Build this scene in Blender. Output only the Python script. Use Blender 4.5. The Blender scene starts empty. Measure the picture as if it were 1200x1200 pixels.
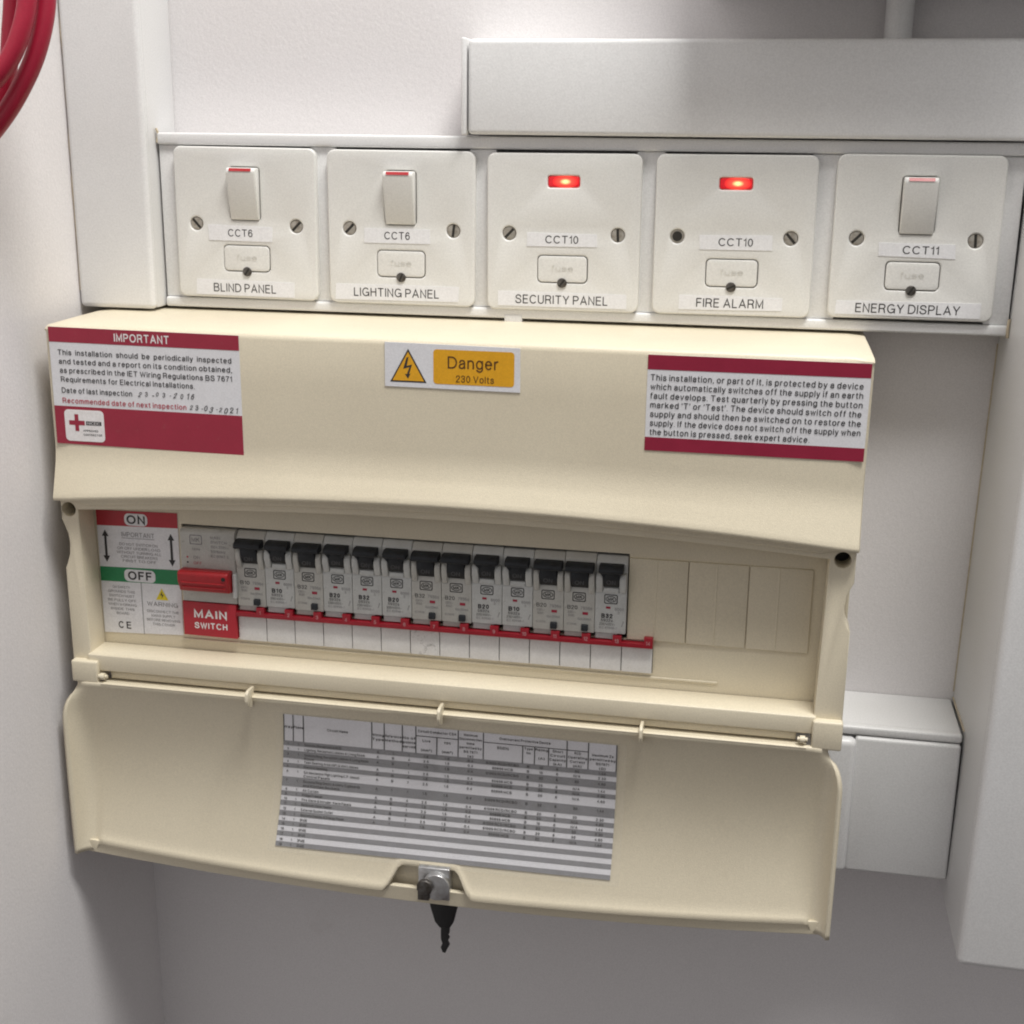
import bpy, bmesh, math, random
from mathutils import Vector, Matrix
random.seed(7)
S = 0.001                                            # everything below is written in millimetres
scene = bpy.context.scene
COL = scene.collection

# ------------------------------------------------------------------ camera
CAM = dict(f=1551.36, loc=(122.04, -742.8, 50.68), pitch=-15.83, yaw=10.5, roll=-0.7)
def cam_rot():
    a, b, c = (math.radians(CAM[k]) for k in ('pitch', 'yaw', 'roll'))
    return Matrix.Rotation(b, 3, 'Z') @ Matrix.Rotation(a, 3, 'X') @ Matrix.Rotation(c, 3, 'Y')
CR = cam_rot()
cd = bpy.data.cameras.new('camera'); cam = bpy.data.objects.new('camera', cd); COL.objects.link(cam)
m3 = Matrix((CR.col[0], CR.col[2], -CR.col[1])).transposed()
cam.matrix_world = Matrix.Translation(Vector(CAM['loc']) * S) @ m3.to_4x4()
cd.sensor_width = 36; cd.lens = CAM['f'] / 1200 * 36
cd.clip_start = 0.02; cd.clip_end = 50
scene.camera = cam

# ------------------------------------------------------------------ light: one ceiling luminaire up, to the right and behind, plus the room's dim bounce
world = bpy.data.worlds.new('World'); scene.world = world; world.use_nodes = True
bg = world.node_tree.nodes['Background']
wn = world.node_tree; wc = wn.nodes.new('ShaderNodeTexCoord'); wx = wn.nodes.new('ShaderNodeSeparateXYZ'); wr = wn.nodes.new('ShaderNodeValToRGB')
wm = wn.nodes.new('ShaderNodeMapRange'); wm.inputs['From Min'].default_value = -1
wn.links.new(wc.outputs['Generated'], wx.inputs['Vector']); wn.links.new(wx.outputs['Z'], wm.inputs['Value']); wn.links.new(wm.outputs['Result'], wr.inputs['Fac'])
wr.color_ramp.elements[0].position = .15; wr.color_ramp.elements[0].color = (.10, .075, .075, 1)      # dim floor below, pale walls and ceiling above
wr.color_ramp.elements[1].position = .62; wr.color_ramp.elements[1].color = (.98, .96, .955, 1)
wn.links.new(wr.outputs['Color'], bg.inputs['Color']); bg.inputs['Strength'].default_value = 0.425
ld = bpy.data.lights.new('ceiling_luminaire', 'AREA'); lamp = bpy.data.objects.new('ceiling_luminaire', ld); COL.objects.link(lamp)
ld.shape = 'RECTANGLE'; ld.size = 0.75; ld.size_y = 0.40; ld.energy = 53; ld.color = (1.0, 0.985, 0.95)
lamp.location = (0.50, -0.61, 1.75)
lamp.rotation_euler = (Vector((0.0, 0.0, -0.15)) - lamp.location).to_track_quat('-Z', 'Y').to_euler()
vs = scene.view_settings
vs.view_transform = 'Standard'; vs.look = 'None'; vs.exposure = -0.12; vs.gamma = 1; vs.use_curve_mapping = False
scene.render.engine = 'CYCLES'
scene.cycles.filter_width = 2.0

def U(u, v, y):                                      # photo pixel + the depth of the thing it lies on -> point (mm)
    d = CR @ Vector(((u - 600) / CAM['f'], 1, -(v - 600) / CAM['f']))
    c = Vector(CAM['loc'])
    return c + d * ((y - c.y) / d.y)

# ------------------------------------------------------------------ materials
MATS = {}
def mat(name, col, rough=0.45, var=0.04, vscale=60, bump=0.0, bscale=900, spec=0.5, metal=0, emit=None, estr=0, dirt=None, coat=0, sss=0):
    m = bpy.data.materials.new(name); m.use_nodes = True; MATS[name] = m
    nt = m.node_tree; b = nt.nodes['Principled BSDF']; L = nt.links.new
    b.inputs['Roughness'].default_value = rough; b.inputs['Metallic'].default_value = metal
    b.inputs['Specular IOR Level'].default_value = spec
    b.inputs['Coat Weight'].default_value = coat
    tc = nt.nodes.new('ShaderNodeTexCoord')
    if emit:
        b.inputs['Emission Color'].default_value = (*emit, 1); b.inputs['Emission Strength'].default_value = estr
    n = nt.nodes.new('ShaderNodeTexNoise'); n.inputs['Scale'].default_value = vscale; n.inputs['Detail'].default_value = 6
    L(tc.outputs['Object'], n.inputs['Vector'])
    r = nt.nodes.new('ShaderNodeValToRGB')
    r.color_ramp.elements[0].position = 0.3; r.color_ramp.elements[1].position = 0.7
    lo = [max(0, c * (1 - var * (1 + .25 * i))) for i, c in enumerate(col)]; hi = [min(1, c * (1 + var)) for c in col]
    r.color_ramp.elements[0].color = (*lo, 1); r.color_ramp.elements[1].color = (*hi, 1)
    L(n.outputs['Fac'], r.inputs['Fac'])
    gn = nt.nodes.new('ShaderNodeTexNoise'); gn.inputs['Scale'].default_value = 1150; gn.inputs['Detail'].default_value = 1
    L(tc.outputs['Object'], gn.inputs['Vector'])
    gr = nt.nodes.new('ShaderNodeMapRange'); gr.inputs['From Min'].default_value = .25; gr.inputs['From Max'].default_value = .75
    gr.inputs['To Min'].default_value = .94; gr.inputs['To Max'].default_value = 1.06; gr.clamp = False
    L(gn.outputs['Fac'], gr.inputs['Value'])
    gm = nt.nodes.new('ShaderNodeVectorMath'); gm.operation = 'SCALE'; L(r.outputs['Color'], gm.inputs[0]); L(gr.outputs['Result'], gm.inputs['Scale'])
    out = gm.outputs['Vector']
    if dirt:                                         # (colour, scale, threshold, amount)
        dn = nt.nodes.new('ShaderNodeTexNoise'); dn.inputs['Scale'].default_value = dirt[1]; dn.inputs['Detail'].default_value = 8
        dn.inputs['Roughness'].default_value = 0.7
        L(tc.outputs['Object'], dn.inputs['Vector'])
        dr = nt.nodes.new('ShaderNodeMapRange'); dr.inputs['From Min'].default_value = dirt[2]; dr.inputs['From Max'].default_value = dirt[2] + .12
        dr.inputs['To Max'].default_value = dirt[3]
        L(dn.outputs['Fac'], dr.inputs['Value'])
        mx = nt.nodes.new('ShaderNodeMixRGB'); L(dr.outputs['Result'], mx.inputs['Fac']); L(out, mx.inputs['Color1'])
        mx.inputs['Color2'].default_value = (*dirt[0], 1); out = mx.outputs['Color']
    L(out, b.inputs['Base Color'])
    rn = nt.nodes.new('ShaderNodeMapRange'); rn.inputs['To Min'].default_value = rough - .06; rn.inputs['To Max'].default_value = min(1, rough + .08)
    L(n.outputs['Fac'], rn.inputs['Value']); L(rn.outputs['Result'], b.inputs['Roughness'])
    if bump:
        bn = nt.nodes.new('ShaderNodeTexNoise'); bn.inputs['Scale'].default_value = bscale; bn.inputs['Detail'].default_value = 3
        L(tc.outputs['Object'], bn.inputs['Vector'])
        bp = nt.nodes.new('ShaderNodeBump'); bp.inputs['Strength'].default_value = bump; bp.inputs['Distance'].default_value = 0.0006
        L(bn.outputs['Fac'], bp.inputs['Height']); L(bp.outputs['Normal'], b.inputs['Normal'])
    return m
grime = (.22, .17, .12)
mat('wall_paint', (.735, .715, .72), .8, .03, 4, .22, 480, .3, dirt=((.50, .46, .43), 11, .63, .28))
mat('trunking_pvc', (.735, .735, .735), .38, .025, 14, .12, 700, .5, dirt=((.42, .36, .28), 26, .70, .45))
mat('plate_white', (.70, .695, .67), .34, .02, 30, .10, 1300, .5, dirt=((.5, .45, .36), 60, .72, .35))
mat('emboss', (.645, .635, .595), .35, .02, 60)
mat('label_tape', (.75, .75, .765), .3, .015, 60, .05, 500)
mat('cream_plastic', (.68, .615, .475), .36, .04, 9, .25, 2200, .5, dirt=((.42, .35, .25), 45, .66, .30))
mat('cream_blank', (.65, .585, .45), .45, .03, 16, .30, 2200, .45, dirt=((.40, .33, .22), 60, .68, .4))
mat('sticker_white', (.72, .72, .745), .27, .02, 60)
mat('sticker_red', (.31, .016, .042), .4, .05, 90, dirt=((.30, .06, .07), 300, .6, .5))
mat('sticker_maroon', (.27, .012, .040), .4, .05, 90)
mat('sticker_scarlet', (.42, .018, .032), .4, .06, 120)
mat('sticker_green', (.012, .21, .075), .4, .08, 120)
mat('sticker_amber', (.72, .36, .012), .4, .04, 90)
mat('yellow_print', (.72, .58, .02), .45, .05, 120)
mat('ink_black', (.025, .024, .026), .5, .1, 400)
mat('ink_brown', (.09, .035, .005), .5, .1, 400)
mat('ink_grey', (.24, .235, .25), .55, .2, 900)
mat('toggle_word', (.10, .10, .105), .6)
mat('ink_red', (.45, .04, .07), .5, .1, 400)
mat('ink_pink', (.55, .33, .34), .5)
mat('ink_white', (.80, .78, .78), .45, .05, 400)
mat('breaker_grey', (.47, .465, .435), .42, .05, 120, .12, 1500, dirt=((.16, .14, .11), 170, .60, .65))
mat('breaker_pale', (.51, .52, .51), .42, .05, 120, .12, 1500, dirt=((.16, .14, .11), 170, .62, .6))
mat('toggle_black', (.021, .024, .029), .55, .2, 200, .12, 1500, dirt=((.07, .065, .06), 260, .62, .45), spec=.3)
mat('switch_red', (.37, .011, .017), .36, .08, 200)
mat('strip_red', (.30, .009, .020), .35, .06, 200)
mat('cell_white', (.66, .655, .655), .5, .03, 130, dirt=((.35, .32, .29), 70, .67, .4))
mat('cell_smudged', (.66, .655, .655), .5, .03, 130, dirt=((.10, .09, .08), 230, .56, .75))
mat('screw_metal', (.42, .40, .36), .36, .25, 500, .3, 900, .5, .55, dirt=((.14, .13, .11), 500, .58, .6))
mat('dark_metal', (.13, .125, .12), .45, .3, 400, .3, 900, .5, .9)
mat('zinc_metal', (.60, .61, .62), .32, .12, 300, .2, 900, .5, .9)
mat('hole_dark', (.02, .018, .015), .8)
mat('key_black', (.012, .012, .013), .5, .2, 300)
mat('cable_red', (.33, .008, .032), .42, .05, 60, .15, 700)
mat('lens_red', (.42, .006, .012), .15, .05, 100, emit=(1, .015, .02), estr=.22)
mat('lens_glow', (1, .35, .08), .3, .02, 100, emit=(1, .30, .06), estr=9)
mat('paper', (.72, .715, .75), .55, .02, 80)
mat('row_grey', (.24, .24, .255), .6, .05, 200)
mat('caulk', (.55, .47, .34), .6, .1, 200, .5, 500)
m = bpy.data.materials.new('clear_sleeve'); m.use_nodes = True; MATS['clear_sleeve'] = m
nt = m.node_tree; b = nt.nodes['Principled BSDF']; b.inputs['Roughness'].default_value = .12
b.inputs['Base Color'].default_value = (.9, .88, .82, 1); b.inputs['Alpha'].default_value = .06

m = MATS['lens_red']; nt = m.node_tree; b = nt.nodes['Principled BSDF']     # the neon behind the lens: hot core fading to red
tc = nt.nodes.new('ShaderNodeTexCoord'); sb = nt.nodes.new('ShaderNodeVectorMath'); sb.operation = 'SUBTRACT'; sb.inputs[1].default_value = (.0009, 0, .07085)
ml = nt.nodes.new('ShaderNodeVectorMath'); ml.operation = 'MULTIPLY'; ml.inputs[1].default_value = (.5, 0, 1)
ln_ = nt.nodes.new('ShaderNodeVectorMath'); ln_.operation = 'LENGTH'; mr = nt.nodes.new('ShaderNodeMapRange'); mr.inputs['From Max'].default_value = .0075
cr = nt.nodes.new('ShaderNodeValToRGB'); e = cr.color_ramp.elements
e[0].color = (1, .55, .30, 1); e[1].color = (.05, .0, .002, 1)
for p_, c_ in ((.10, (1, .40, .16, 1)), (.22, (.75, .05, .03, 1)), (.5, (.16, .004, .006, 1))):
    q = e.new(p_); q.color = c_
nt.links.new(tc.outputs['Object'], sb.inputs[0]); nt.links.new(sb.outputs['Vector'], ml.inputs[0]); nt.links.new(ml.outputs['Vector'], ln_.inputs[0])
nt.links.new(ln_.outputs['Value'], mr.inputs['Value']); nt.links.new(mr.outputs['Result'], cr.inputs['Fac']); nt.links.new(cr.outputs['Color'], b.inputs['Emission Color'])
b.inputs['Emission Strength'].default_value = 2.6

# ------------------------------------------------------------------ mesh helpers
def finish(me, name, material, parent=None, smooth=35):
    me.name = name
    if material: me.materials.clear(); me.materials.append(MATS[material])
    if smooth:
        me.shade_smooth(); me.set_sharp_from_angle(angle=math.radians(smooth))
    o = bpy.data.objects.new(name, me); COL.objects.link(o)
    if parent is not None:
        o.parent = parent
    return o
def origin(parent):
    v = Vector((0, 0, 0)); p = parent
    while p is not None:
        v += p.location; p = p.parent
    return v
def from_bm(bm, name, material, parent=None, smooth=35):
    me = bpy.data.meshes.new(name); bmesh.ops.recalc_face_normals(bm, faces=bm.faces)
    off = origin(parent)
    for v in bm.verts: v.co = v.co * S - off
    bm.to_mesh(me); bm.free()
    return finish(me, name, material, parent, smooth)
def rbox(name, x, y, z, material, parent=None, r=1.0, seg=3, rot=None, smooth=35):
    bm = bmesh.new(); bmesh.ops.create_cube(bm, size=1)
    c = Vector(((x[0] + x[1]) / 2, (y[0] + y[1]) / 2, (z[0] + z[1]) / 2)); d = (x[1] - x[0], y[1] - y[0], z[1] - z[0])
    for v in bm.verts: v.co = Vector((v.co.x * d[0], v.co.y * d[1], v.co.z * d[2]))
    if r > 0: bmesh.ops.bevel(bm, geom=bm.edges[:] , offset=min(r, min(abs(q) for q in d) * .48), segments=seg, affect='EDGES', profile=.5)
    M = rot or Matrix.Identity(3)
    for v in bm.verts: v.co = M @ v.co + c
    return from_bm(bm, name, material, parent, smooth)
def prism(name, pts, axis, a, b, material, parent=None, r=0, seg=2, smooth=35):
    """polygon extruded from a to b along axis ('x': pts are (y,z); 'y': pts are (x,z))"""
    bm = bmesh.new()
    mk = (lambda p, t: Vector((t, p[0], p[1]))) if axis == 'x' else (lambda p, t: Vector((p[0], t, p[1])))
    va = [bm.verts.new(mk(p, a)) for p in pts]; vb = [bm.verts.new(mk(p, b)) for p in pts]
    bm.faces.new(va); bm.faces.new(vb[::-1]); n = len(pts)
    for i in range(n): bm.faces.new((va[i], vb[i], vb[(i + 1) % n], va[(i + 1) % n]))
    if r: bmesh.ops.bevel(bm, geom=bm.edges[:], offset=r, segments=seg, affect='EDGES', profile=.5)
    return from_bm(bm, name, material, parent, smooth)
def tube(name, pts, rad, material, parent=None, n=14, smooth=60):
    bm = bmesh.new(); rings = []; P = [Vector(p) for p in pts]
    up = Vector((0.13, 0.9, 0.3)).normalized()
    for i, p in enumerate(P):
        t = (P[min(i + 1, len(P) - 1)] - P[max(i - 1, 0)]).normalized()
        s = t.cross(up).normalized(); w = s.cross(t)
        rr = rad[i] if isinstance(rad, (list, tuple)) else rad
        rings.append([bm.verts.new(p + (s * math.cos(k * 2 * math.pi / n) + w * math.sin(k * 2 * math.pi / n)) * rr) for k in range(n)])
    for a, b in zip(rings, rings[1:]):
        for k in range(n): bm.faces.new((a[k], a[(k + 1) % n], b[(k + 1) % n], b[k]))
    bm.faces.new(rings[0]); bm.faces.new(rings[-1][::-1])
    return from_bm(bm, name, material, parent, smooth)
def smooth_path(P, k=8):
    P = [Vector(p) for p in P]; out = []
    for i in range(len(P) - 1):
        a, b, c, d = P[max(i - 1, 0)], P[i], P[i + 1], P[min(i + 2, len(P) - 1)]
        for j in range(k):
            t = j / k
            out.append(.5 * ((2 * b) + (c - a) * t + (2 * a - 5 * b + 4 * c - d) * t * t + (3 * b - a - 3 * c + d) * t ** 3))
    return out + [P[-1]]
def rrect(x0, x1, z0, z1, r, n=6):
    pts = []
    for cx, cz, a0 in ((x1 - r, z0 + r, -90), (x1 - r, z1 - r, 0), (x0 + r, z1 - r, 90), (x0 + r, z0 + r, 180)):
        for k in range(n + 1):
            a = math.radians(a0 + 90 * k / n); pts.append((cx + r * math.cos(a), cz + r * math.sin(a)))
    return pts
def circle(cx, cz, r, n=20): return [(cx + r * math.cos(2 * math.pi * k / n), cz + r * math.sin(2 * math.pi * k / n)) for k in range(n)]
def cut(name, loops, yf, yb, material, parent=None, bev=0.0, seg=2, smooth=35):
    """flat piece: outline and holes in (x,z), from the front yf back to yb, with rounded edges"""
    cu = bpy.data.curves.new(name, 'CURVE'); cu.dimensions = '2D'; cu.fill_mode = 'BOTH'
    for lp in loops:
        sp = cu.splines.new('POLY'); sp.points.add(len(lp) - 1); sp.use_cyclic_u = True
        for p, q in zip(sp.points, lp): p.co = (q[0], q[1], 0, 1)
    h = (yb - yf) / 2
    cu.bevel_depth = bev; cu.bevel_resolution = seg; cu.offset = -bev; cu.extrude = h - bev
    o = bpy.data.objects.new(name, cu); COL.objects.link(o)
    bpy.context.view_layer.update()
    me = bpy.data.meshes.new_from_object(o.evaluated_get(bpy.context.evaluated_depsgraph_get()))
    bpy.data.objects.remove(o); bpy.data.curves.remove(cu)
    off = origin(parent); yc = (yf + yb) / 2
    bm = bmesh.new(); bm.from_mesh(me)
    bmesh.ops.remove_doubles(bm, verts=bm.verts, dist=.002)
    for v in bm.verts: v.co = Vector((v.co.x, yc - v.co.z, v.co.y)) * S - off
    bm.to_mesh(me); bm.free()
    return finish(me, name, material, parent, smooth)
def flat(name, pts, y, material, parent=None, fy=None):
    """thin print: one polygon in (x,z)"""
    bm = bmesh.new(); f = bm.faces.new([bm.verts.new((p[0], y if fy is None else fy(p[1]) + y, p[1])) for p in pts])
    f.normal_update()
    if f.normal.y > 0: f.normal_flip()
    off = origin(parent)
    for v in bm.verts: v.co = v.co * S - off
    me = bpy.data.meshes.new(name); bm.to_mesh(me); bm.free()
    return finish(me, name, material, parent, 0)
def thing(name, label, cat, loc, group=None):
    o = bpy.data.objects.new(name, None); COL.objects.link(o); o.empty_display_size = .01
    o.location = Vector(loc) * S; o['label'] = label; o['category'] = cat
    if group: o['group'] = group
    return o
def structure(o): o['kind'] = 'structure'; return o

# ---- lettering: a plain sans drawn with strokes (cap height 1), collected here and turned into meshes at the end
def A(cx, cz, rx, rz, a0, a1, n=9):
    return [(cx + rx * math.cos(math.radians(a0 + (a1 - a0) * k / n)), cz + rz * math.sin(math.radians(a0 + (a1 - a0) * k / n))) for k in range(n + 1)]
def CR2(P, k=3):
    return [(p.x, p.y) for p in smooth_path([(x, z, 0) for x, z in P], k)]
def smooth_path(P, k=8):
    P = [Vector(p) for p in P]; out = []
    for i in range(len(P) - 1):
        a, b, c, d = P[max(i - 1, 0)], P[i], P[i + 1], P[min(i + 2, len(P) - 1)]
        for j in range(k):
            t = j / k
            out.append(.5 * ((2 * b) + (c - a) * t + (2 * a - 5 * b + 4 * c - d) * t * t + (3 * b - a - 3 * c + d) * t ** 3))
    return out + [P[-1]]
X_ = .73
def bowl(x0=0, w=.46): return A(x0 + w / 2, X_ / 2, w / 2, X_ / 2, 0, 360, 14)
G = {
 'A': (.66, [[(0, 0), (.33, 1), (.66, 0)], [(.11, .32), (.55, .32)]]),
 'B': (.58, [[(.34, 1), (0, 1), (0, 0), (.36, 0)] + A(.36, .265, .22, .265, -90, 90), [(0, .53), (.34, .53)], A(.34, .765, .2, .235, 90, -90)]),
 'C': (.68, [A(.36, .5, .36, .5, 42, 318, 14)]),
 'D': (.62, [[(.28, 0), (0, 0), (0, 1), (.28, 1)] + A(.28, .5, .36, .5, 90, -90, 10)]),
 'E': (.5, [[(.5, 0), (0, 0), (0, 1), (.49, 1)], [(0, .53), (.45, .53)]]),
 'F': (.46, [[(0, 0), (0, 1), (.47, 1)], [(0, .52), (.41, .52)]]),
 'G': (.7, [A(.36, .5, .36, .5, 45, 330, 14) + [(.7, .45), (.4, .45)], [(.7, .45), (.7, 0)]]),
 'H': (.56, [[(0, 0), (0, 1)], [(.56, 0), (.56, 1)], [(0, .53), (.56, .53)]]),
 'I': (.0, [[(0, 0), (0, 1)]]),
 'J': (.4, [[(.4, 1), (.4, .26)] + A(.2, .22, .2, .22, 0, -180, 6)]),
 'K': (.58, [[(0, 0), (0, 1)], [(.54, 1), (0, .4)], [(.2, .6), (.58, 0)]]),
 'L': (.44, [[(0, 1), (0, 0), (.44, 0)]]),
 'M': (.68, [[(0, 0), (0, 1), (.34, .12), (.68, 1), (.68, 0)]]),
 'N': (.56, [[(0, 0), (0, 1), (.56, 0), (.56, 1)]]),
 'O': (.74, [A(.37, .5, .37, .5, 90, 450, 20)]),
 'P': (.54, [[(0, 0), (0, 1), (.3, 1)] + A(.3, .735, .24, .265, 90, -90) + [(0, .47)]]),
 'Q': (.74, [A(.37, .5, .37, .5, 90, 450, 20), [(.45, .22), (.72, -.04)]]),
 'R': (.58, [[(0, 0), (0, 1), (.33, 1)] + A(.33, .745, .23, .255, 90, -90) + [(0, .49)], [(.36, .49), (.5, .38), (.53, .1), (.58, 0)]]),
 'S': (.58, [CR2([(.55, .74), (.5, .92), (.3, 1), (.1, .93), (.03, .75), (.12, .6), (.3, .53), (.48, .45), (.58, .27), (.5, .07), (.29, 0), (.08, .07), (0, .27)])]),
 'T': (.6, [[(0, 1), (.6, 1)], [(.3, 1), (.3, 0)]]),
 'U': (.56, [[(0, 1), (0, .3)] + A(.28, .29, .28, .29, 180, 360, 10) + [(.56, 1)]]),
 'V': (.62, [[(0, 1), (.31, 0), (.62, 1)]]),
 'W': (.9, [[(0, 1), (.23, 0), (.45, .96), (.67, 0), (.9, 1)]]),
 'X': (.58, [[(0, 1), (.58, 0)], [(.58, 1), (0, 0)]]),
 'Y': (.6, [[(0, 1), (.3, .42), (.6, 1)], [(.3, .42), (.3, 0)]]),
 'Z': (.56, [[(0, 1), (.55, 1), (0, 0), (.56, 0)]]),
 'a': (.43, [CR2([(.03, .52), (.08, .67), (.22, .73), (.35, .68), (.4, .55), (.4, .12), (.43, .0)]), CR2([(.4, .46), (.2, .4), (.05, .32), (0, .18), (.06, .04), (.18, 0), (.32, .06), (.4, .2)])]),
 'b': (.46, [[(0, 0), (0, 1)], bowl()]), 'd': (.46, [[(.46, 0), (.46, 1)], bowl()]),
 'c': (.42, [A(.23, X_ / 2, .23, X_ / 2, 42, 318, 10)]),
 'e': (.46, [[(0, .39), (.46, .39)] + A(.23, X_ / 2, .23, X_ / 2, 5, 320, 13)]),
 'f': (.24, [CR2([(.26, 1), (.15, .97), (.1, .84)]) + [(.1, 0)], [(0, .7), (.25, .7)]]),
 'g': (.46, [bowl(), [(.46, .72), (.46, .02)] + A(.23, -.02, .23, .25, 0, -155, 7)]),
 'h': (.42, [[(0, 0), (0, 1)], A(.21, .49, .21, .24, 180, 0, 8) + [(.42, 0)]]),
 'i': (.0, [[(0, 0), (0, .72)], [(0, .9), (0, 1)]]), 'j': (.05, [[(.05, .72), (.05, -.15), (-.06, -.25)], [(.05, .9), (.05, 1)]]),
 'k': (.42, [[(0, 0), (0, 1)], [(.38, .72), (0, .3)], [(.14, .45), (.42, 0)]]), 'l': (.0, [[(0, 0), (0, 1)]]),
 'm': (.7, [[(0, 0), (0, .72)], A(.175, .52, .175, .21, 180, 0, 6) + [(.35, 0)], A(.525, .52, .175, .21, 180, 0, 6) + [(.7, 0)]]),
 'n': (.42, [[(0, 0), (0, .72)], A(.21, .49, .21, .24, 180, 0, 8) + [(.42, 0)]]),
 'o': (.48, [bowl(0, .48)]), 'p': (.46, [[(0, -.26), (0, .72)], bowl()]), 'q': (.46, [[(.46, -.26), (.46, .72)], bowl()]),
 'r': (.24, [[(0, 0), (0, .72)], CR2([(0, .46), (.06, .64), (.16, .72), (.25, .72)])]),
 's': (.4, [CR2([(.37, .53), (.32, .68), (.19, .73), (.06, .67), (.02, .53), (.1, .42), (.22, .37), (.35, .3), (.4, .19), (.34, .05), (.19, 0), (.05, .05), (0, .2)], 2)]),
 't': (.24, [[(.1, .93), (.1, .13)] + CR2([(.1, .13), (.14, .02), (.25, 0)]), [(0, .71), (.24, .71)]]),
 'u': (.42, [[(0, .72), (0, .24)] + A(.21, .24, .21, .24, 180, 360, 8), [(.42, .72), (.42, 0)]]),
 'v': (.42, [[(0, .72), (.21, 0), (.42, .72)]]), 'w': (.64, [[(0, .72), (.16, 0), (.32, .7), (.48, 0), (.64, .72)]]),
 'x': (.4, [[(0, .72), (.4, 0)], [(.4, .72), (0, 0)]]), 'y': (.42, [[(0, .72), (.21, 0)], [(.42, .72), (.18, -.16), (.1, -.25), (.0, -.25)]]), 'z': (.38, [[(0, .72), (.37, .72), (0, 0), (.38, 0)]]),
 '0': (.46, [A(.23, .5, .23, .5, 90, 450, 16)]), '1': (.2, [[(0, .78), (.12, .84), (.2, 1), (.2, 0)]]),
 '2': (.46, [CR2([(.01, .68), (.05, .9), (.23, 1), (.42, .9), (.44, .7), (.34, .5), (.12, .26), (0, .0)]) + [(.46, 0)]]),
 '3': (.46, [CR2([(.02, .75), (.08, .94), (.22, 1), (.4, .93), (.42, .74), (.34, .57), (.18, .54)]), CR2([(.18, .54), (.38, .48), (.46, .28), (.38, .06), (.22, 0), (.06, .06), (0, .26)])]),
 '4': (.48, [[(.36, 0), (.36, 1), (0, .27), (.48, .27)]]), '5': (.46, [[(.43, 1), (.09, 1), (.04, .48)] + CR2([(.04, .48), (.22, .62), (.41, .53), (.46, .31), (.37, .06), (.2, 0), (.06, .06), (0, .22)])]),
 '6': (.46, [CR2([(.42, .8), (.36, .95), (.23, 1), (.08, .88), (.01, .6), (0, .35), (.06, .1), (.23, 0), (.4, .08), (.46, .3), (.4, .54), (.24, .61), (.08, .52), (.01, .36)])]),
 '7': (.44, [[(0, 1), (.44, 1), (.25, .55), (.14, 0)]]),
 '8': (.46, [A(.23, .76, .2, .24, -90, 270, 12), A(.23, .265, .23, .265, 90, 450, 12)]), '9': (.46, [A(.23, .68, .23, .32, 0, 360, 12), [(.46, .68), (.44, .3), (.34, .05), (.2, 0), (.05, .1)]]),
 '.': (.02, [[(0, 0), (.02, 0)]]), ',': (.03, [[(.03, .03), (.0, -.14)]]), '-': (.26, [[(0, .37), (.26, .37)]]), "'": (.0, [[(0, .74), (0, 1)]]), '/': (.3, [[(0, -.05), (.3, 1.05)]]),
 '(': (.14, [A(.3, .4, .28, .66, 120, 240, 6)]), ')': (.14, [A(-.14, .4, .28, .66, 60, -60, 6)]), '~': (.4, [CR2([(0, .32), (.12, .44), (.28, .34), (.4, .46)])]), '&': (.62, [CR2([(.62, 0), (.2, .66), (.2, .92), (.32, 1), (.42, .88), (.36, .68), (.08, .4), (.02, .18), (.2, 0), (.4, .06), (.56, .38)])]),
 '\u00b2': (.26, [CR2([(0, .9), (.1, 1), (.22, .92), (.14, .72), (0, .56)]) + [(.26, .56)]]), '\u03a9': (.6, [[(0, 0), (.18, 0)] + A(.3, .55, .28, .45, 240, -60, 12) + [(.42, 0), (.6, 0)]]), '\u0394': (.6, [[(0, 0), (.3, 1), (.6, 0), (0, 0)]]),
}
def ribbon(pts, h):
    P = [Vector((x, z)) for x, z in pts]
    Q = [P[0]]
    for p in P[1:]:
        if (p - Q[-1]).length > 1e-4: Q.append(p)
    P = Q
    if len(P) < 2: return [], []
    closed = (P[0] - P[-1]).length < 1e-3 and len(P) > 3
    if closed: P = P[:-1]
    n = len(P); L, R = [], []
    if not closed:
        d0 = (P[0] - P[1]).normalized() * h * .55; d1 = (P[-1] - P[-2]).normalized() * h * .55
        P[0] = P[0] + d0; P[-1] = P[-1] + d1
    for k in range(n):
        a = P[k - 1] if (k or closed) else None; b = P[(k + 1) % n] if (k < n - 1 or closed) else None
        t0 = (P[k] - a).normalized() if a is not None else None; t1 = (b - P[k]).normalized() if b is not None else None
        t0 = t0 or t1; t1 = t1 or t0
        n0 = Vector((-t0.y, t0.x)); n1 = Vector((-t1.y, t1.x)); m = (n0 + n1)
        m = m.normalized() if m.length > 1e-4 else n0
        w = h / max(.42, m.dot(n0)); L.append(P[k] + m * w); R.append(P[k] - m * w)
    V = L + R; F = [(k, n + k, n + (k + 1) % n, (k + 1) % n) for k in range(n if closed else n - 1)]
    return V, F
TEXTS = []
def text(parent, body, x, z, y, cap, material='ink_black', width=None, align='C', bold=0.0, shear=0.0, name='lettering', fy=None, warp=None, rotm=None):
    TEXTS.append(dict(parent=parent, body=body, x=x, z=z, y=y, cap=cap, mat=material, width=width, align=align, bold=bold, shear=shear, name=name, fy=fy, warp=warp))
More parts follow.
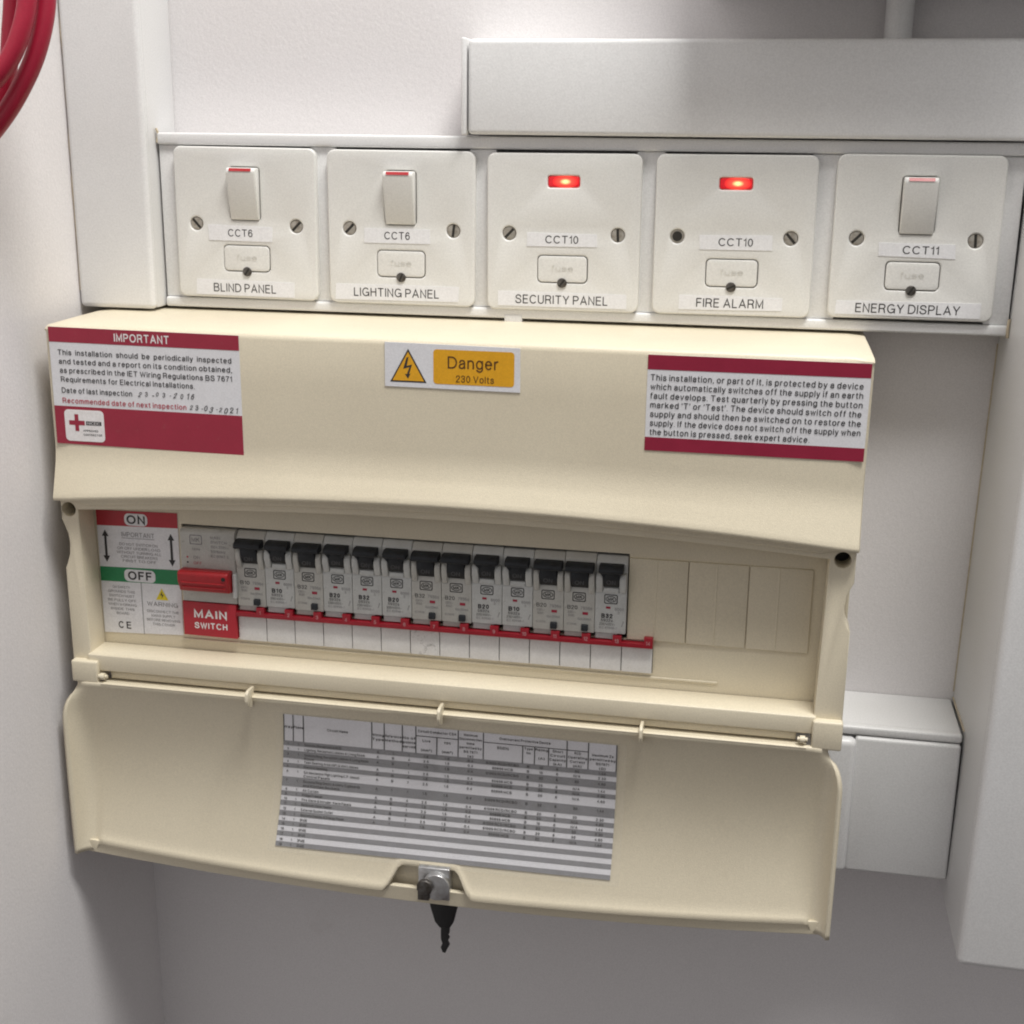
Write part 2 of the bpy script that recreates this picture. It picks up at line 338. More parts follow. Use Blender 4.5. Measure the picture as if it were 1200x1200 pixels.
def flush_texts():
    groups = {}
    for t in TEXTS:
        th = .118 + 3.2 * t['bold']; gap = .115 + th * .30
        V, F = [], []; cx = 0
        for ch in t['body']:
            if ch == ' ': cx += .27; continue
            w, strokes = G.get(ch) or G['-']
            for si, st in enumerate(strokes):
                v_, f_ = ribbon([(cx + th / 2 + x, th / 2 + z * (1 - th)) for x, z in st], th / 2)
                b = len(V); V += [(p.x + t['shear'] * p.y, p.y, si) for p in v_]; F += [tuple(b + q for q in f) for f in f_]
            cx += w + th + gap
        if not V: continue
        x0 = min(v[0] for v in V); x1 = max(v[0] for v in V); sc = t['cap']
        sx = t['width'] / (x1 - x0) if t['width'] else sc
        a = {'C': (x0 + x1) / 2, 'L': x0, 'R': x1}[t['align']]
        g = groups.setdefault((t['parent'].name, t['name'], t['mat']), ([], [], t['parent']))
        base = len(g[0]); off = origin(t['parent'])
        for vx, vz, si in V:
            X = t['x'] + (vx - a) * sx; Z = t['z'] + (vz - .5) * sc; Y = t['y'] - .012 * si
            if t['warp']: X, Z = t['warp'](X, Z)
            if t['fy']: Y = t['fy'](Z) + Y
            g[0].append(Vector((X, Y, Z)) * S - off)
        g[1].extend(tuple(base + i for i in f) for f in F)
    for (pn, nm, mt), (V, F, par) in groups.items():
        me = bpy.data.meshes.new(nm); me.from_pydata(V, [], F); me.update()
        finish(me, nm, mt, par, 0)

# ================================================================== the setting: two walls
YW, XW = 32.0, -277.0
def wall(name, pts, material='wall_paint'):
    bm = bmesh.new(); bm.faces.new([bm.verts.new(p) for p in pts]); o = from_bm(bm, name, material, None, 0); return structure(o)
wb = wall('wall_back', [(XW, YW, -1100), (1100, YW, -1100), (1100, YW, 1100), (XW, YW, 1100)])
wl = wall('wall_left', [(XW, YW, -1100), (XW, -700, -1100), (XW, -700, 1100), (XW, YW, 1100)])

# ================================================================== trunking
t = thing('cable_trunking', 'white vertical square trunking in the corner, above the cream unit\'s left end', 'trunking', (-253, YW, -47), 'white cable trunking')
rbox('trunking_base', (-276.2, -229.6), (-6, YW - .3), (-49.4, 420), 'trunking_pvc', t, .8)
rbox('trunking_lid', (-276.4, -228.8), (-12.5, -5.4), (-49.8, 420.5), 'trunking_pvc', t, 3.2, 5)
tube('sealant_bead', smooth_path([(-276.2 + random.uniform(-.2, .5), -10 + random.uniform(-.5, .5), z) for z in range(-40, 260, 12)], 3), .55, 'caulk', t, 8)

t = thing('dado_trunking', 'long white horizontal trunking carrying the five square switch plates', 'trunking', (10, YW, -49.5), 'white cable trunking')
X0, X1 = -228.4, 252.8
rbox('channel_back', (X0, X1), (24, YW - .2), (-46, 47), 'trunking_pvc', t, .3)
rbox('top_rail', (X0, X1), (2.4, 24.2), (43.9, 50.7), 'trunking_pvc', t, 1.3)
rbox('bottom_rail', (X0, X1), (2.4, 24.2), (-49.4, -43.6), 'trunking_pvc', t, 1.3)
PX = [-175.2, -82.0, 11.4, 105.1, 200.4]; PZ = [.1, -.4, -.7, -.1, 1.1]; PR = [-.34, -.06, .26, .24, .04]
edges = [X0] + [v for x in PX for v in (x - 39, x + 39)] + [X1]
for i in range(0, len(edges), 2):
    a, b_ = edges[i], edges[i + 1]
    rbox('cover_strip', (a + .2, b_), (4.6, 7.4), (-43.5, 43.7), 'trunking_pvc', t, .5)
rbox('clip', (-22.0, -11.6), (2.0, 12), (-52.0, -47.0), 'trunking_pvc', t, .8)
tube('sealant_bead', smooth_path([(252.6, 2.2, -50), (252.4, 2.0, -45), (252.7, 2.2, -40)], 4), .8, 'caulk', t, 8)
tube('sealant_bead', smooth_path([(-228.6, 3, 53), (-227.8, 3.4, 50), (-228.4, 3.2, 45)], 4), .7, 'caulk', t, 8)

t = thing('cable_trunking', 'broad white horizontal trunking with an end cap, running above the switch plates', 'trunking', (180, YW, 51), 'white cable trunking')
rbox('trunking_base', (-42.8, 420), (2, YW - .3), (52.0, 100.2), 'trunking_pvc', t, .8)
rbox('trunking_lid', (-42.4, 420), (-4, 2.4), (51.6, 101.3), 'trunking_pvc', t, 2.6, 4)
rbox('end_cap', (-45.8, -43.1), (-5, YW - .3), (51.2, 101.9), 'trunking_pvc', t, .9)

t = thing('cable_trunking', 'short white horizontal trunking behind the cream unit, meeting the tall box beside it', 'trunking', (200, YW, -364), 'white cable trunking')
rbox('trunking_base', (120, 249.0), (-16, YW - .3), (-363.2, -272.6), 'trunking_pvc', t, .8)
rbox('trunking_lid', (190.6, 248.8), (-23, -15.6), (-363.9, -278.0), 'trunking_pvc', t, 2.0, 4)
rbox('lid_edge', (120, 249.1), (-21.6, -15.2), (-277.4, -272.0), 'trunking_pvc', t, 1.6, 4)
jc = rbox('joint_cover', (110, 191.4), (-26, -15.5), (-364.6, -279.0), 'trunking_pvc', t, 4, 5)
cut('screw', [circle(183.4, -322.5, 2.4)], -26.6, -24, 'dark_metal', jc, .3)

t = thing('cable_trunking', 'tall deep white vertical trunking box beside the short horizontal trunking', 'trunking', (300, YW, -380), 'white cable trunking')
rbox('trunking_base', (248.8, 360), (-74.5, YW - .3), (-378.5, 47), 'trunking_pvc', t, .8)
rbox('trunking_lid', (248.2, 361), (-84, -75.2), (-380.4, 47.6), 'trunking_pvc', t, 4.2, 5)
tube('sealant_bead', smooth_path([(248.6, YW - .6 + random.uniform(-.3, .2), z) for z in range(-268, -50, 14)], 3), .42, 'caulk', t, 8)
tube('sealant_bead', smooth_path([(248.5, y, -271.6 + random.uniform(-.3, .3)) for y in range(-18, 32, 8)], 3), .5, 'caulk', t, 8)
t.rotation_euler = (0, math.radians(.80), 0)          # fixed slightly out of plumb

t = thing('conduit', 'narrow white vertical conduit on the shaded wall above the broad trunking', 'conduit', (184, YW, 100))
tube('pipe', [(184, 22, 102.2), (184, 22, 115), (184, 22, 125.8)], 7.2, 'trunking_pvc', t, 20)

t = thing('cable_trunking', 'unseen white box added above the view to shade the wall over the conduit', 'trunking', (250, YW, 126), 'white cable trunking')  # added box out of view, there to throw shade on the top-right wall
rbox('trunking_base', (84, 420), (-30, YW - .3), (126.6, 290), 'trunking_pvc', t, 1)
rbox('trunking_lid', (83.5, 420.5), (-38, -30.4), (126, 291), 'trunking_pvc', t, 3, 4)

# ================================================================== five switch plates
def slot_screw(parent, x, z, y, r, material, ang, name='screw'):
    o = cut(name, [circle(x, z, r, 18)], y, y + 3, material, parent, .35)
    c, s = math.cos(ang), math.sin(ang); w = r * .20; L_ = r * .92
    flat('slot', [(x + c * a - s * b_, z + s * a + c * b_) for a, b_ in ((-L_, -w), (L_, -w), (L_, w), (-L_, w))], y - .06, 'hole_dark', o)
def spur(i, kind, code, name, clab, nlab, label):
    R = Matrix.Rotation(math.radians(-PR[i]), 3, 'Y')
    root = thing('fused_switch_plate' if kind == 'switch' else 'fused_lamp_plate', label, 'switch plate', (PX[i], 8, PZ[i] - 43), 'fused connection plates on the dado trunking')
    ob = Vector((PX[i], 0, PZ[i]))
    x0, z0 = PX[i], PZ[i]
    loops = [rrect(x0 - 43, x0 + 43, z0 - 43, z0 + 43, 4.5, 6)]
    for sx in (-30.4, 30.6): loops.append(circle(x0 + sx, z0 - .6, 3.9, 20))
    loops.append(rrect(x0 - 14.2, x0 + 14.2, z0 - 27.4, z0 - 12.2, 2.6, 4))
    loops.append(rrect(x0 - 9.2, x0 + 9.2, z0 + 1.9, z0 + 32.2, 2.2, 4) if kind == 'switch' else rrect(x0 - 8.9, x0 + 8.9, z0 + 24.6, z0 + 31.0, 1.4, 4))
    p = cut('faceplate', loops, 0, 7.0, 'plate_white', root, 1.0, 3)
    rbox('back_box', (x0 - 37, x0 + 37), (7.6, 23.8), (z0 - 38, z0 + 38), 'plate_white', root, 1)
    for k, sx in enumerate((-30.4, 30.6)):
        if i == 3 and k == 0:
            tube('screw_hole', [(x0 + sx, .9, z0 - .6), (x0 + sx, 3, z0 - .6), (x0 + sx, 3.2, z0 - .6)], [3.8, 3.8, 3.8], 'screw_metal', root, 18)
            cut('hole_bottom', [circle(x0 + sx, z0 - .6, 2.7, 18)], .75, 1.0, 'hole_dark', root)
        else:
            slot_screw(root, x0 + sx, z0 - .6, .7, 3.7, 'screw_metal', random.choice((1.45, 1.62, .8, 2.3)))
    fc = cut('fuse_carrier', [rrect(x0 - 13.75, x0 + 13.75, z0 - 26.95, z0 - 12.65, 2.3, 4)], -.15, 6, 'plate_white', root, .35)
    text(fc, 'fuse', x0, z0 - 19.3, -.3, 3.4, 'emboss', 12.5, name='embossed_word')
    slot_screw(fc, x0, z0 - 27.4, -.7, 2.75, 'dark_metal', random.uniform(.4, 1.2))
    if kind == 'switch':
        xa, xb, za, zb = x0 - 8.75, x0 + 8.75, z0 + 2.3, z0 + 31.7
        rk = prism('rocker_switch', [(6, za), (-.9, za), (-6.6, zb - 2.2), (-5.4, zb), (6, zb)], 'x', xa, xb, 'plate_white', root, .9, 3)
        flat('red_mark', [(x0 - 6.6, zb - 1.9), (x0 + 6.6, zb - 1.9), (x0 + 6.6, zb - .25), (x0 - 6.6, zb - .25)], 0, 'switch_red', rk,
             fy=lambda z, zb=zb: -6.72 + 1.05 * (z - (zb - 1.9)) / 1.65 - .10)
    else:
        ln = cut('indicator_lamp', [rrect(x0 - 8.5, x0 + 8.5, z0 + 25.0, z0 + 30.6, 1.2, 4)], .3, 4, 'lens_red', root, .4)
        rbox('neon_glow', (x0 + .2, x0 + 1.6), (.16, 1.2), (z0 + 27.2, z0 + 28.5), 'lens_glow', ln, .6, 3)
    cl = cut('circuit_label', [[(x0 + a, z0 + b_) for a, b_ in clab]], -.28, .3, 'label_tape', root)
    cx = x0 + sum(a for a, _ in clab) / 4; cz = z0 + sum(b_ for _, b_ in clab) / 4
    text(cl, code, cx + (2 if code == 'CCT11' else 0), cz + .2, -.36, 4.3, 'ink_black', 15 if code == 'CCT6' else 18.6)
    nl = cut('name_label', [[(x0 + a, z0 + b_) for a, b_ in nlab]], -.28, .3, 'label_tape', root)
    cx = x0 + sum(a for a, _ in nlab) / 4; cz = z0 + sum(b_ for _, b_ in nlab) / 4
    W = {'BLIND PANEL': 38.5, 'LIGHTING PANEL': 50.5, 'SECURITY PANEL': 52.5, 'FIRE ALARM': 36.5, 'ENERGY DISPLAY': 54.5}[name]
    text(nl, name, cx + {'ENERGY DISPLAY': 0, 'BLIND PANEL': -.3}.get(name, -.3), cz, -.36, 5.0, 'ink_black', W)
    # turn the whole plate by its small lean
    root.rotation_euler = (0, math.radians(-PR[i]), 0)
spur(0, 'switch', 'CCT6', 'BLIND PANEL', [(-22.8, -9.8), (15.8, -9.9), (16.4, -1.4), (-23.2, -.8)], [(-32.2, -41.4), (28.6, -41.5), (28.8, -32.8), (-31.6, -32.6)], 'white fused plate with rocker switch, labelled CCT6 BLIND PANEL')
spur(1, 'switch', 'CCT6', 'LIGHTING PANEL', [(-21.6, -8.3), (17.2, -8.2), (17.2, -.2), (-21.4, -.1)], [(-39.6, -41.0), (33.6, -40.4), (34.1, -31.8), (-39, -32.0)], 'white fused plate with rocker switch, labelled CCT6 LIGHTING PANEL')
spur(2, 'lamp', 'CCT10', 'SECURITY PANEL', [(-20.2, -7.4), (19.3, -7.2), (19.1, -.3), (-20.2, .2)], [(-36.6, -40.8), (36.7, -41.0), (36.4, -33.0), (-36.6, -32.6)], 'white fused plate with lit red lamp, labelled CCT10 SECURITY PANEL')
spur(3, 'lamp', 'CCT10', 'FIRE ALARM', [(-18.0, -7.3), (21.0, -7.2), (20.9, .9), (-18.4, .4)], [(-28.1, -40.2), (28.2, -39.6), (28.2, -32.7), (-28, -32.2)], 'white fused plate with lit red lamp and a missing screw, labelled CCT10 FIRE ALARM')
spur(4, 'switch', 'CCT11', 'ENERGY DISPLAY', [(-18.4, -9.4), (21.2, -10.2), (20.6, -2.7), (-18.8, -2.4)], [(-38.9, -40.9), (36.8, -41.3), (36.8, -33.1), (-38.5, -33.8)], 'white fused plate with rocker switch, labelled CCT11 ENERGY DISPLAY')

# ================================================================== the consumer unit
CU = thing('consumer_unit', 'long cream plastic fuse box with its hinged lid hanging open', 'fuse box', (-43.5, YW, -262))
XL, XR, XC, HW = -265.4, 178.4, -43.5, 221.9
arch = lambda x: 1 - ((x - XC) / HW) ** 2
def hood():
    bm = bmesh.new(); N = 48; rows = []
    for i in range(N + 1):
        x = XL + (XR - XL) * i / N; a = arch(x); zl = -150.6 + 10.0 * a; zk = -126.6 + 5.4 * a
        ex = 0; st = min(1, max(0, (HW - 11.5 - abs(x - XC)) / 5)); st = .25 + .75 * st
        if i in (0, N): ex = 1.0                      # soften the two ends
        prof = [(YW - .4, -51.0), (-40, -51.2), (-69.5, -51.6), (-71.4, -52.3), (-72.6, -53.6), (-73.0, -55.5), (-73.0, -80), (-73.0, zk + 9), (-73.1, zk + 5.5), (-73.45, zk + 2), (-74.05, zk - 1.5), (-74.95, zk - 5), (-76.0, zk - 8.5),
                (-79.6, zl + 4.2), (-80.4, zl + 1.8), (-80.5, zl + .6), (-79.9, zl - .4), (-78.4, zl - .8), (-75.6, zl - .9), (-75.4, zl - .9 - .7 * st), (-75.3, zl - .9 - 3.1 * st), (-74.6, zl - .9 - 3.9 * st), (-72.8, zl - .9 - 4.1 * st), (-60, zl - .9 - 4.1 * st), (-58, zl - .5)]
        rows.append([bm.verts.new((x, y + ex * (1.0 if j > 4 else 0), z - ex * (.8 if j < 5 else 0))) for j, (y, z) in enumerate(prof)])
    for r0, r1 in zip(rows, rows[1:]):
        for j in range(len(r0) - 1): bm.faces.new((r0[j], r1[j], r1[j + 1], r0[j + 1]))
    for x, r in ((XL, rows[0]), (XR, rows[-1])):      # rounded corner row, then the side sheet
        d = -.6 if x == XL else .6
        side = [bm.verts.new((v.co.x + d, v.co.y + (.9 if j > 4 else 0), v.co.z - (.7 if j < 5 else 0))) for j, v in enumerate(r)]
        for j in range(len(r) - 1): bm.faces.new((r[j], side[j], side[j + 1], r[j + 1]))
        bm.faces.new(side)
    return from_bm(bm, 'hood', 'cream_plastic', CU, 40)
hood()
# front frame: outline with finger scoops, arched opening, two screw holes
out = [(XL + .2, -255), (XR - .2, -255), (XR - .2, -196.5), (XR - 1.6, -194.5), (XR - 3.6, -189), (XR - 4.0, -183), (XR - 3.2, -176.5), (XR - 1.2, -171.5), (XR - .2, -169.5), (XR - .2, -140),
       (XL + .2, -140), (XL + .2, -163.5), (XL + 1.2, -166), (XL + 3.4, -172), (XL + 4.0, -178), (XL + 3.4, -184.5), (XL + 1.4, -190.5), (XL + .2, -193)]
IX0, IX1 = -254.6, 165.0
opening = [(IX0 + .8, -244.9), (IX1 - 1.6, -244.9)] + [(x, -157.3 + 8.5 * (arch(x) - arch(IX1))) for x in [IX1 - (IX1 - IX0) * k / 24 for k in range(25)]]
cut('front_frame', [out, opening, circle(-260.4, -157.6, 4.2, 24), circle(171.6, -157.4, 4.3, 24)], -72.4, -54.3, 'cream_plastic', CU, .5, 2)
for hx in (-260.4, 171.6):
    cut('screw', [circle(hx, -157.5, 4.1, 20)], -60, -56, 'hole_dark', CU)  # near-black disc closing each hole, the shade of its depth put into the colour
rbox('sill', (IX0 - .6, IX1 - .4), (-74.2, -70.8), (-255.3, -245.1), 'cream_plastic', CU, .9)
# inner panel with the slot the breakers come through
MX0, PITCH = -166.3, 17.38
mx1 = MX0 + 13 * PITCH
slot = [(-200.6, -216.8), (mx1 + .4, -216.8), (mx1 + .4, -167.6), (-200.6, -167.6)]
cut('inner_panel', [[(XL + 3, -250), (XR - 3, -250), (XR - 3, -138), (XL + 3, -138)], slot], -54.0, -51.5, 'cream_plastic', CU, .3)
rbox('panel_ledge', (-204, 111), (-54.9, -53.8), (-239.4, -238.0), 'cream_plastic', CU, .4)
# shell: five sheets
rbox('side_wall', (XL + .4, XL + 2.4), (-51.2, YW - .5), (-254.6, -53), 'cream_plastic', CU, .3)
rbox('side_wall', (XR - 2.4, XR - .4), (-51.2, YW - .5), (-254.6, -53), 'cream_plastic', CU, .3)
rbox('bottom_wall', (XL + 2.6, XR - 2.6), (-51.2, YW - .5), (-254.6, -252.6), 'cream_plastic', CU, .3)
# blanking plates, two modules each
bx = [mx1 + .6, mx1 + .6 + 32.4, mx1 + .6 + 64.8, mx1 + .6 + 98.6]
for k in range(3):
    a, b_ = bx[k], bx[k + 1] - .5; yy = -55.6 + .25 * k
    bp = cut('blanking_plate', [rrect(a, b_, -216.4 - .3 * k, -169.4, .6, 2)], yy, -53.6, 'cream_blank', CU, .3)
    mid = (a + b_) / 2 - .6
    prism('ridge', [(yy + .2, mid - 1), (yy - .55, mid - .15), (yy - .55, mid + .15), (yy + .2, mid + .5)], 'x', 0, 1, 'cream_blank', bp) if False else \
        rbox('ridge', (mid - .9, mid + .2), (yy - .18, yy + .4), (-216, -169.8), 'cream_blank', bp, .3)
# number strip and label cells
C0, CP = -167.3, 17.30
ns = [(C0, -219.9), (C0 + 14 * CP, -219.9)]
for k in reversed(range(14)):
    xr = C0 + (k + 1) * CP
    ns += [(xr - .1, -213.9), (xr - 4.9, -213.9), (xr - 4.9, -217.4)] + ([(xr - CP - .1, -217.4)] if k else [(C0, -217.4)])
nso = cut('number_strip', [ns], -59.2, -54.2, 'strip_red', CU, .15)
for k in range(14): text(nso, str(k + 1), C0 + (k + 1) * CP - 2.6, -216.8, -59.3, 2.2, 'ink_pink')
for k in range(14):
    a = C0 + k * CP
    cut('label_cell', [[(a + .25, -235.6), (a + CP - .25, -235.6), (a + CP - .25, -220.2), (a + .25, -220.2)]], -56.2, -54.1, 'cell_smudged' if k == 6 else 'cell_white', CU, .1)
flat('cell_gaps', [(C0 - .1, -235.8), (C0 + 14 * CP + .1, -235.8), (C0 + 14 * CP + .1, -220.1), (C0 - .1, -220.1)], -54.5, 'ink_black', CU)
# hinge blocks, rod and pins
rbox('hinge_block', (-264.6, -248.2), (-77.0, -50), (-262.2, -248.8), 'cream_plastic', CU, 1.2)
rbox('hinge_block', (162.8, 178.6), (-77.0, -50), (-262.8, -246.4), 'cream_plastic', CU, 1.2)
for x in (-245.5, 158):
    tube('hinge_pin', [(x - 2.6, -75.5, -258), (x - 1.2, -75.5, -258), (x - 1.2, -75.5, -258), (x + 1.4, -75.5, -258), (x + 1.4, -75.5, -258), (x + 2.8, -75.5, -258)], [1.2, 1.2, 2.0, 2.0, 1.1, 1.1], 'cream_plastic', CU, 14)

# ---- the lid, hanging open
ZT, ZB = -262.0, -377.6
zend = lambda x: -368.6 - 9.0 * arch(x)               # the lid's lower edge bows like the hood's arch
def ylid(z):
    tt = min(1, max(0, (ZT - z) / (ZT - ZB)))
    return -77.5 + 10.0 * math.sin(math.pi * tt) ** .85
LIDX0, LIDX1 = -256.5, 168.5
def rim_in(z):                                        # how far the rounded top corners draw the rim in
    d = z - (ZT - 26)
    return 0 if d < 0 else 6.5 * (d / 22) ** 2.4 if d < 22 else 6.5
def notch(x):
    u = abs(x + 49.5)
    if u > 27.5: return 0
    if u < 16: return 1
    s = (27.5 - u) / 11.5
    return s * s * (3 - 2 * s)
def lid():
    bm = bmesh.new(); NR = 36
    xs = [LIDX0 + (LIDX1 - LIDX0) * k / 160 for k in range(161)]
    rows = []
    for r in range(NR + 1):
        tt = r / NR; row = []
        zs = ZT + (-374.6 - ZT) * tt
        ri = rim_in(zs)
        y_r = -81.8 + 1.6 * (1 - tt) + rim_in(zs) * 1.0
        xl = -269.6 + ri + 1.4 * tt; xr_ = 178.6 - ri - .2 * tt
        yl = ylid(ZT + (-369 - ZT) * tt)
        a0 = LIDX0 + ri * .6 - .5
        for k in range(8):
            q = k / 8; row.append((xl + (a0 - xl) * (.35 * q + .65 * q ** 1.8), y_r + (yl - y_r) * math.sin(q * math.pi / 2), zs))
        for x in xs:
            zb = zend(x) + 16.0 * notch(x); z = ZT + (zb - ZT) * tt
            xx = x
            if ri: xx = max(x, LIDX0 + ri * .6 + .05 * (x - LIDX0)); xx = min(xx, LIDX1 - ri * .6 - .05 * (LIDX1 - x))
            row.append((xx, ylid(z) - 1.6 * max(0, (tt - .94) / .06) ** 2, z))
        a1 = LIDX1 - ri * .6 + .5
        for k in range(7, -1, -1):
            q = k / 8; row.append((xr_ + (a1 - xr_) * (.35 * q + .65 * q ** 1.8), y_r + (yl - y_r) * math.sin(q * math.pi / 2), zs))
        rows.append([bm.verts.new(p) for p in row])
    for a, b_ in zip(rows, rows[1:]):
        for j in range(len(a) - 1): bm.faces.new((a[j], a[j + 1], b_[j + 1], b_[j]))
    bmesh.ops.recalc_face_normals(bm, faces=bm.faces)
    o = from_bm(bm, 'lid', 'cream_plastic', CU, 50)
    f = o.data.polygons[len(o.data.polygons) // 2]
    md = o.modifiers.new('thick', 'SOLIDIFY'); md.thickness = 2.4 * S; md.offset = -1 if f.normal.y < 0 else 1
    return o
LID = lid()
rbox('top_flange', (-246.5, 160.5), (-77.6, -68), (-262.5, -261.7), 'cream_plastic', LID, .8)
rbox('hinge_rod', (-243, 155), (-70.8, -67.4), (-261.0, -256.4), 'cream_plastic', LID, .9)
for x in (-153.2, -40.4, 72.2):
    prism('rib', [(-73.5, -256.5), (-81.5, -256.0), (-84.0, -257.5), (-84.4, -262), (-83.2, -265.8), (-79, -267.2), (-75.5, -268)], 'x', x - .9, x + .9, 'cream_plastic', LID, .45)
fx = [-264 + 443 * k / 40 for k in range(41)]
fl = [(x, -375.6 - 9.3 * arch(x)) for x in fx] + [(x, -367.4 - 8.0 * arch(x)) for x in reversed(fx)]
cut('bottom_flange', [fl], -75.0, -71.8, 'cream_plastic', LID, .5)
cut('lock_plate', [[(-82, -386.2), (-19, -386.2), (-19, -372), (-30, -360), (-68, -360), (-82, -372)]], -68.4, -66.6, 'cream_plastic', LID, .5)
# lock on the flange plate
LK = rbox('lock', (-54.6, -35.8), (-77.0, -68.6), (-380.5, -360.0), 'zinc_metal', CU, .6)
cut('cam_disc', [circle(-43.0, -370.2, 8.3, 28)], -81.0, -76.8, 'zinc_metal', LK, .5)
cut('fixing_nut', [circle(-49.2, -369.4, 4.9, 9)], -84.0, -80.8, 'dark_metal', LK, .6)
rbox('locking_bar', (-53.6, -46.8), (-82.4, -79.5), (-378.4, -370), 'dark_metal', LK, .4)
# key in the lock, below the lid
K = thing('key', 'small black key hanging below the lid\'s lock', 'key', (-41, -66, -424))
def kp(p): return [(x - 4.6, z - 13.2) for x, z in p]
cut('key_head', [kp([(-46.6, -368), (-28.2, -368), (-28.9, -378), (-31.0, -387.5), (-33.4, -391.8), (-39.4, -391.8), (-42.4, -388), (-45.2, -378)])], -68.4, -63.4, 'key_black', K, .9)
cut('key_blade', [kp([(-39.0, -391.4), (-33.6, -391.4), (-33.8, -396), (-34.9, -397.2), (-33.7, -399), (-34.9, -401.5), (-33.7, -404), (-35.0, -406.5), (-36.2, -409.6), (-38.0, -409.2), (-39.1, -406), (-38.1, -403.5), (-39.0, -400)])], -66.8, -64.8, 'key_black', K, .2)

# ---- stickers on the hood
def sticker(name, quad, y, material, parent, label=None):
    o = cut(name, [quad], y, -72.8 if y < -70 else y + .4, material, parent)
    if label: o['label'] = label
    return o
Y1, Y2, Y3 = -73.25, -73.36, -73.45
nt_ = sticker('notice', [(-263.4, -118.6), (-152.3, -119.6), (-152.4, -53.7), (-263.4, -52.9)], Y1, 'sticker_white', CU, 'white and red notice headed IMPORTANT about periodic inspection')
flat('red_band', [(-263.4, -61.2), (-152.4, -61.9), (-152.4, -53.7), (-263.4, -52.9)], Y2, 'sticker_red', nt_)
flat('red_band', [(-263.4, -118.6), (-152.3, -119.6), (-152.3, -97.6), (-263.4, -97.0)], Y2, 'sticker_red', nt_)
sk = lambda X, Z: (X, Z - (X + 208) * .007)
text(nt_, 'IMPORTANT', -208.5, -57.6, Y3, 4.6, 'ink_white', 32, warp=sk, bold=.012)
for k, (s_, w) in enumerate((('This  installation  should  be  periodically  inspected', 101.5), ('and tested and a report on its condition obtained,', 101.5), ('as prescribed in the IET Wiring Regulations BS 7671', 101), ('Requirements for Electrical Installations.', 79))):
    text(nt_, s_, -258.6 + .2 * k, -67.2 - 5.0 * k, Y3, 3.1, 'ink_black', w, 'L', .006, warp=sk)
text(nt_, 'Date of last inspection', -258, -88.4, Y3, 3.1, 'ink_black', 42, 'L', .006, warp=sk)
text(nt_, 'Recommended date of next inspection', -258, -94.2, Y3, 3.1, 'ink_red', 73.5, 'L', .006, warp=sk)
def hand(s_, x, z, step):
    for ch in s_:
        h_ = random.uniform(2.3, 3.5); sh = random.uniform(.05, .45); tl = random.uniform(-.12, .12)
        text(nt_, ch, x, z + random.uniform(-.5, .5), Y3 - .02, h_, 'ink_black', None, 'C', .004, sh, name='handwriting', warp=lambda X, Z, x=x, tl=tl: sk(X, Z + (X - x) * tl))
        x += step * (.72 if ch in '1-' else 1.08) + random.uniform(-.2, .2)
hand('23-03-2016', -211.5, -88.2, 3.65); hand('23-03-2021', -181.6, -94.6, 2.95)
lg = cut('logo', [rrect(-257.6, -234.0, -116.8, -98.9, 2.4, 5)], -73.5, -73.0, 'ink_white', nt_)
flat('cross', [(-255, -107.6), (-245.6, -107.6), (-245.6, -105.0), (-255, -105.0)], -73.58, 'sticker_red', nt_)
flat('cross', [(-251.5, -111.0), (-249.2, -111.0), (-249.2, -101.4), (-251.5, -101.4)], -73.62, 'sticker_red', nt_)
flat('black_bar', [(-244.8, -107.4), (-235.6, -107.4), (-235.6, -105.2), (-244.8, -105.2)], -73.58, 'ink_black', nt_)
text(nt_, 'NICEIC', -240.2, -106.3, -73.66, 1.5, 'ink_white', 7.6, name='logo_word')
text(nt_, 'APPROVED', -246.8, -110.6, -73.58, 1.2, 'ink_black', 9.0, 'L', .02, name='logo_word'); text(nt_, 'CONTRACTOR', -246.8, -112.9, -73.58, 1.2, 'ink_black', 11.2, 'L', .02, name='logo_word')

dg_ = sticker('danger_label', [(-71.3, -77.2), (1.5, -77.6), (1.3, -54.4), (-71.2, -53.8)], -73.5, 'sticker_white', CU, 'white and amber label with a lightning triangle reading Danger 230 Volts')
flat('amber_panel', rrect(-44.9, -1.7, -74.9, -56.6, 1.8, 4), -73.6, 'sticker_amber', dg_)
text(dg_, 'Danger', -23.6, -63.2, -73.7, 6.4, 'ink_brown', 27, bold=.0); text(dg_, '230 Volts', -22.6, -71.7, -73.7, 3.7, 'ink_brown', 20.5)
def tri(cx, z0, w, h): return [(cx - w / 2, z0), (cx + w / 2, z0), (cx, z0 + h)]
flat('triangle_edge', tri(-58.5, -74.7, 19.8, 17.8), -73.6, 'ink_black', dg_); flat('triangle_fill', tri(-58.5, -73.9, 17.2, 15.4), -73.66, 'sticker_amber', dg_)
flat('lightning_bolt', [(-58.2, -61.3), (-59.3, -61.5), (-61.2, -67.6), (-57.8, -66.6), (-59.2, -70.4), (-60.4, -70.2), (-58.6, -72.8), (-57.2, -70.0), (-58.0, -70.2), (-56.4, -65.2), (-59.3, -66.0)], -73.72, 'ink_black', dg_)

